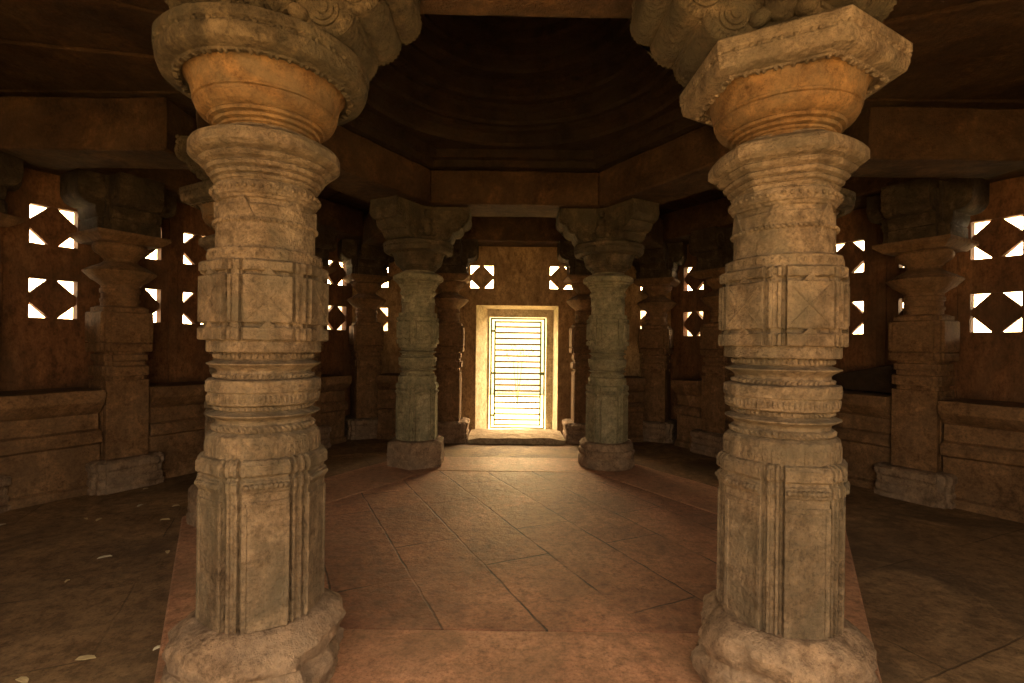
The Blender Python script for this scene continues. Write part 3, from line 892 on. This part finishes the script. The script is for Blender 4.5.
# slab leaning on the right wall bench
bm = bmesh.new()
fr = wall_frame(30, 1.95)
pts = [(-.46, -.205), (-.02, -.205), (-.03, -.16), (-.44, -.06)]
f_ = [bm.verts.new(to_world(fr, t*U, -.28, E(z))) for t, z in pts]; k_ = [bm.verts.new(to_world(fr, t*U, -.10, E(z))) for t, z in pts]
for i in range(4): bm.faces.new((f_[i], f_[(i+1) % 4], k_[(i+1) % 4], k_[i]))
bm.faces.new(f_); bm.faces.new(k_[::-1]); subdiv(bm, maxlen=.12); rough(bm, .008)
tag(link('broken_slab', bm, M['dome'], None, 40, .01), 'dark wedge of broken stone lying on the long right wall bench', 'stone slab')

# ------------------------------------------------------------------ leaves and chips on the aisle floor at the left
def at_floor(px, py, z=FL):
    hz = 343+(px-507)*.0088
    D = (EYE-z)*512/(py-hz)
    return ((px-507)/512*D, D)
leafspec = [(64, 487, .05, 'near the base of the corner pillar'), (101, 519, .06, 'below the short pillar base'), (88, 518, .04, 'just left of a bigger leaf'), (142, 505, .06, 'near the short pillar'),
            (178, 505, .05, 'by the pillar base'), (167, 519, .06, 'by the front left pillar'), (107, 557, .07, 'in the middle of the left floor'), (170, 551, .05, 'close to kerb'),
            (70, 581, .03, 'tiny, on the dark band of floor'), (4, 525, .05, 'at the left edge of view'), (89, 659, .07, 'at the bottom left'), (26, 681, .06, 'at the bottom edge of view'), (162, 648, .04, 'in the joint beside the kerb'), (147, 488, .04, 'behind the others near the bench')]
for i, (px, py, s, w_) in enumerate(leafspec):
    x, y = at_floor(px, py)
    bm = bmesh.new(); a = random.uniform(0, 6.28)
    n = 8; top = []; 
    c0 = bm.verts.new((x, y, FL+.012))
    for j in range(n):
        b = 2*PI*j/n; rx, ry = s*.62*math.cos(b), s*.28*math.sin(b)*(1 if abs(math.cos(b)) < .9 else .4)
        top.append(bm.verts.new((x+rx*math.cos(a)-ry*math.sin(a), y+rx*math.sin(a)+ry*math.cos(a), FL+.004+.008*abs(math.sin(b))+random.uniform(0, .004))))
    for j in range(n): bm.faces.new((c0, top[j], top[(j+1) % n]))
    o = link('dry_leaf', bm, M['leaf'] if i % 3 else M['chip'], None, 0)
    sm = o.modifiers.new('t', 'SOLIDIFY'); sm.thickness = .003
    tag(o, 'curled dry leaf on the left aisle floor, '+w_, 'leaf', 'dry leaves on the left aisle floor')

# ------------------------------------------------------------------ outside
bm = bmesh.new()
box(bm, -30, 30, Y1+.68, 45, -.4, -.09)
struct(link('ground', bm, M['sand'], None, 0))
bm = bmesh.new(); box(bm, -30, 30, -30, -.35*U, -.4, -.09)
struct(link('ground', bm, M['darkground'], None, 0))
bm = bmesh.new(); box(bm, -6, 7, 17, 17.35, -.09, 2.6)  # backdrop wall, added to set the brightness behind the gate bars
for i in range(8):
    box(bm, -6+i*1.8, -5.7+i*1.8, 16.9, 17.45, -.09, 2.75)
box(bm, -6.1, 7.1, 16.92, 17.43, 2.6, 2.72)
struct(link('wall_backdrop', bm, M['backdrop'], None, 0))
# small bush beyond the gate
bm = bmesh.new()
random.seed(3)
bc = Vector((.3, 14.0, 0))
for i in range(160):
    d = Vector((random.gauss(0, 1), random.gauss(0, .7), random.gauss(0, 1))).normalized()*random.uniform(.3, 1)
    p = bc+Vector((d.x*.5, d.y*.4, 1.35+d.z*.28)); s = random.uniform(.02, .05)
    u = Vector((random.gauss(0, 1), random.gauss(0, 1), random.gauss(0, 1))).normalized()*s; w_ = u.cross(Vector((random.random(), random.random(), 1))).normalized()*s*.5
    bm.faces.new([bm.verts.new(q) for q in (p-u, p+w_, p+u, p-w_)])
bush = thing('bush', 'pale sunlit bush outside, seen through the steel gate', 'bush', (bc.x, bc.y, -.09))
part('foliage', bm, M['foliage'], bush)
bm = bmesh.new()
for i in range(6):
    a = i*PI/3; mt = Matrix.Translation((bc.x, bc.y, -.1)) @ Matrix.Rotation(a, 4, 'Z') @ Matrix.Rotation(.12, 4, 'X')
    box(bm, -.008, .008, -.008, .008, 0, 1.2, mt)
part('stem', bm, M['foliage'], bush)

# ------------------------------------------------------------------ light
w = bpy.data.worlds.new('world'); sc.world = w; w.use_nodes = True
nt = w.node_tree; bg = nt.nodes['Background']
tc = nt.nodes.new('ShaderNodeTexCoord'); sx = nt.nodes.new('ShaderNodeSeparateXYZ'); nt.links.new(tc.outputs['Generated'], sx.inputs[0])
c = ramp(nt, sx.outputs[2], [(0.0, (1.0, .80, .50)), (.3, (1.0, .84, .57)), (1.0, (1.0, .88, .66))])
c = mixc(nt, c, ramp(nt, mathn(nt, 'MULTIPLY_ADD', sx.outputs[1], .5), [(.4, (1.0, .96, .92)), (1.0, (1.0, .78, .50))]), 1.0, 'MULTIPLY')
for n_ in nt.nodes:
    if n_.type == 'MATH' and n_.operation == 'MULTIPLY_ADD': n_.inputs[2].default_value = .5
nt.links.new(c, bg.inputs[0])
# the sky is brightest on the sun's side of the temple (+y)
k = ramp(nt, mathn(nt, 'MULTIPLY_ADD', sx.outputs[1], .5), [(0.0, (.062,)*3), (.5, (.13,)*3), (1.0, (1,)*3)])
k.node.inputs[0].links[0].from_node.inputs[2].default_value = .5
nt.links.new(mathn(nt, 'MULTIPLY', k, 38.0), bg.inputs[1])
def area_portal(loc, rot, sx_, sy_):
    l = bpy.data.lights.new('portal', 'AREA'); l.shape = 'RECTANGLE'; l.size = sx_; l.size_y = sy_; l.cycles.is_portal = True
    o = bpy.data.objects.new('portal', l); col.objects.link(o); o.location = loc; o.rotation_euler = rot
area_portal((CX, CY-1.95*U-.19, 1.45), (R(90), 0, 0), 2.1*U, 3.0)      # entrance behind the viewer, facing +y
area_portal(((gx0+gx1)/2, Y1+.18, 1.0), (R(-90), 0, 0), gx1-gx0+.1, 2.1)
def sun(name, strength, az, el, colr, ang):
    l = bpy.data.lights.new(name, 'SUN'); l.energy = strength; l.color = colr; l.angle = R(ang)
    o = bpy.data.objects.new(name, l); col.objects.link(o)
    d = Vector((math.cos(R(el))*math.cos(R(az)), math.cos(R(el))*math.sin(R(az)), math.sin(R(el))))   # toward the sun
    o.rotation_euler = (-d).to_track_quat('-Z', 'Y').to_euler()
sun('sun', 80, 92, 80, (1, .80, .45), 1.0)

# ------------------------------------------------------------------ camera
cd = bpy.data.cameras.new('camera'); cam = bpy.data.objects.new('camera', cd); col.objects.link(cam)
cd.sensor_width = 36; cd.lens = 18
cd.shift_x = 5/1024; cd.shift_y = 4/1024
cam.location = (0, 0, EYE); cam.rotation_euler = (R(90), R(-.65), 0)
cd.clip_start = .02
sc.camera = cam
sc.view_settings.view_transform = 'Standard'
try: sc.view_settings.look = 'None'
except Exception: pass
sc.view_settings.gamma = 1; sc.view_settings.use_curve_mapping = False
sc.view_settings.exposure = 0.72
sc.cycles.max_bounces = 10; sc.cycles.diffuse_bounces = 8
sc.cycles.use_denoising = True
sc.cycles.sample_clamp_indirect = 20
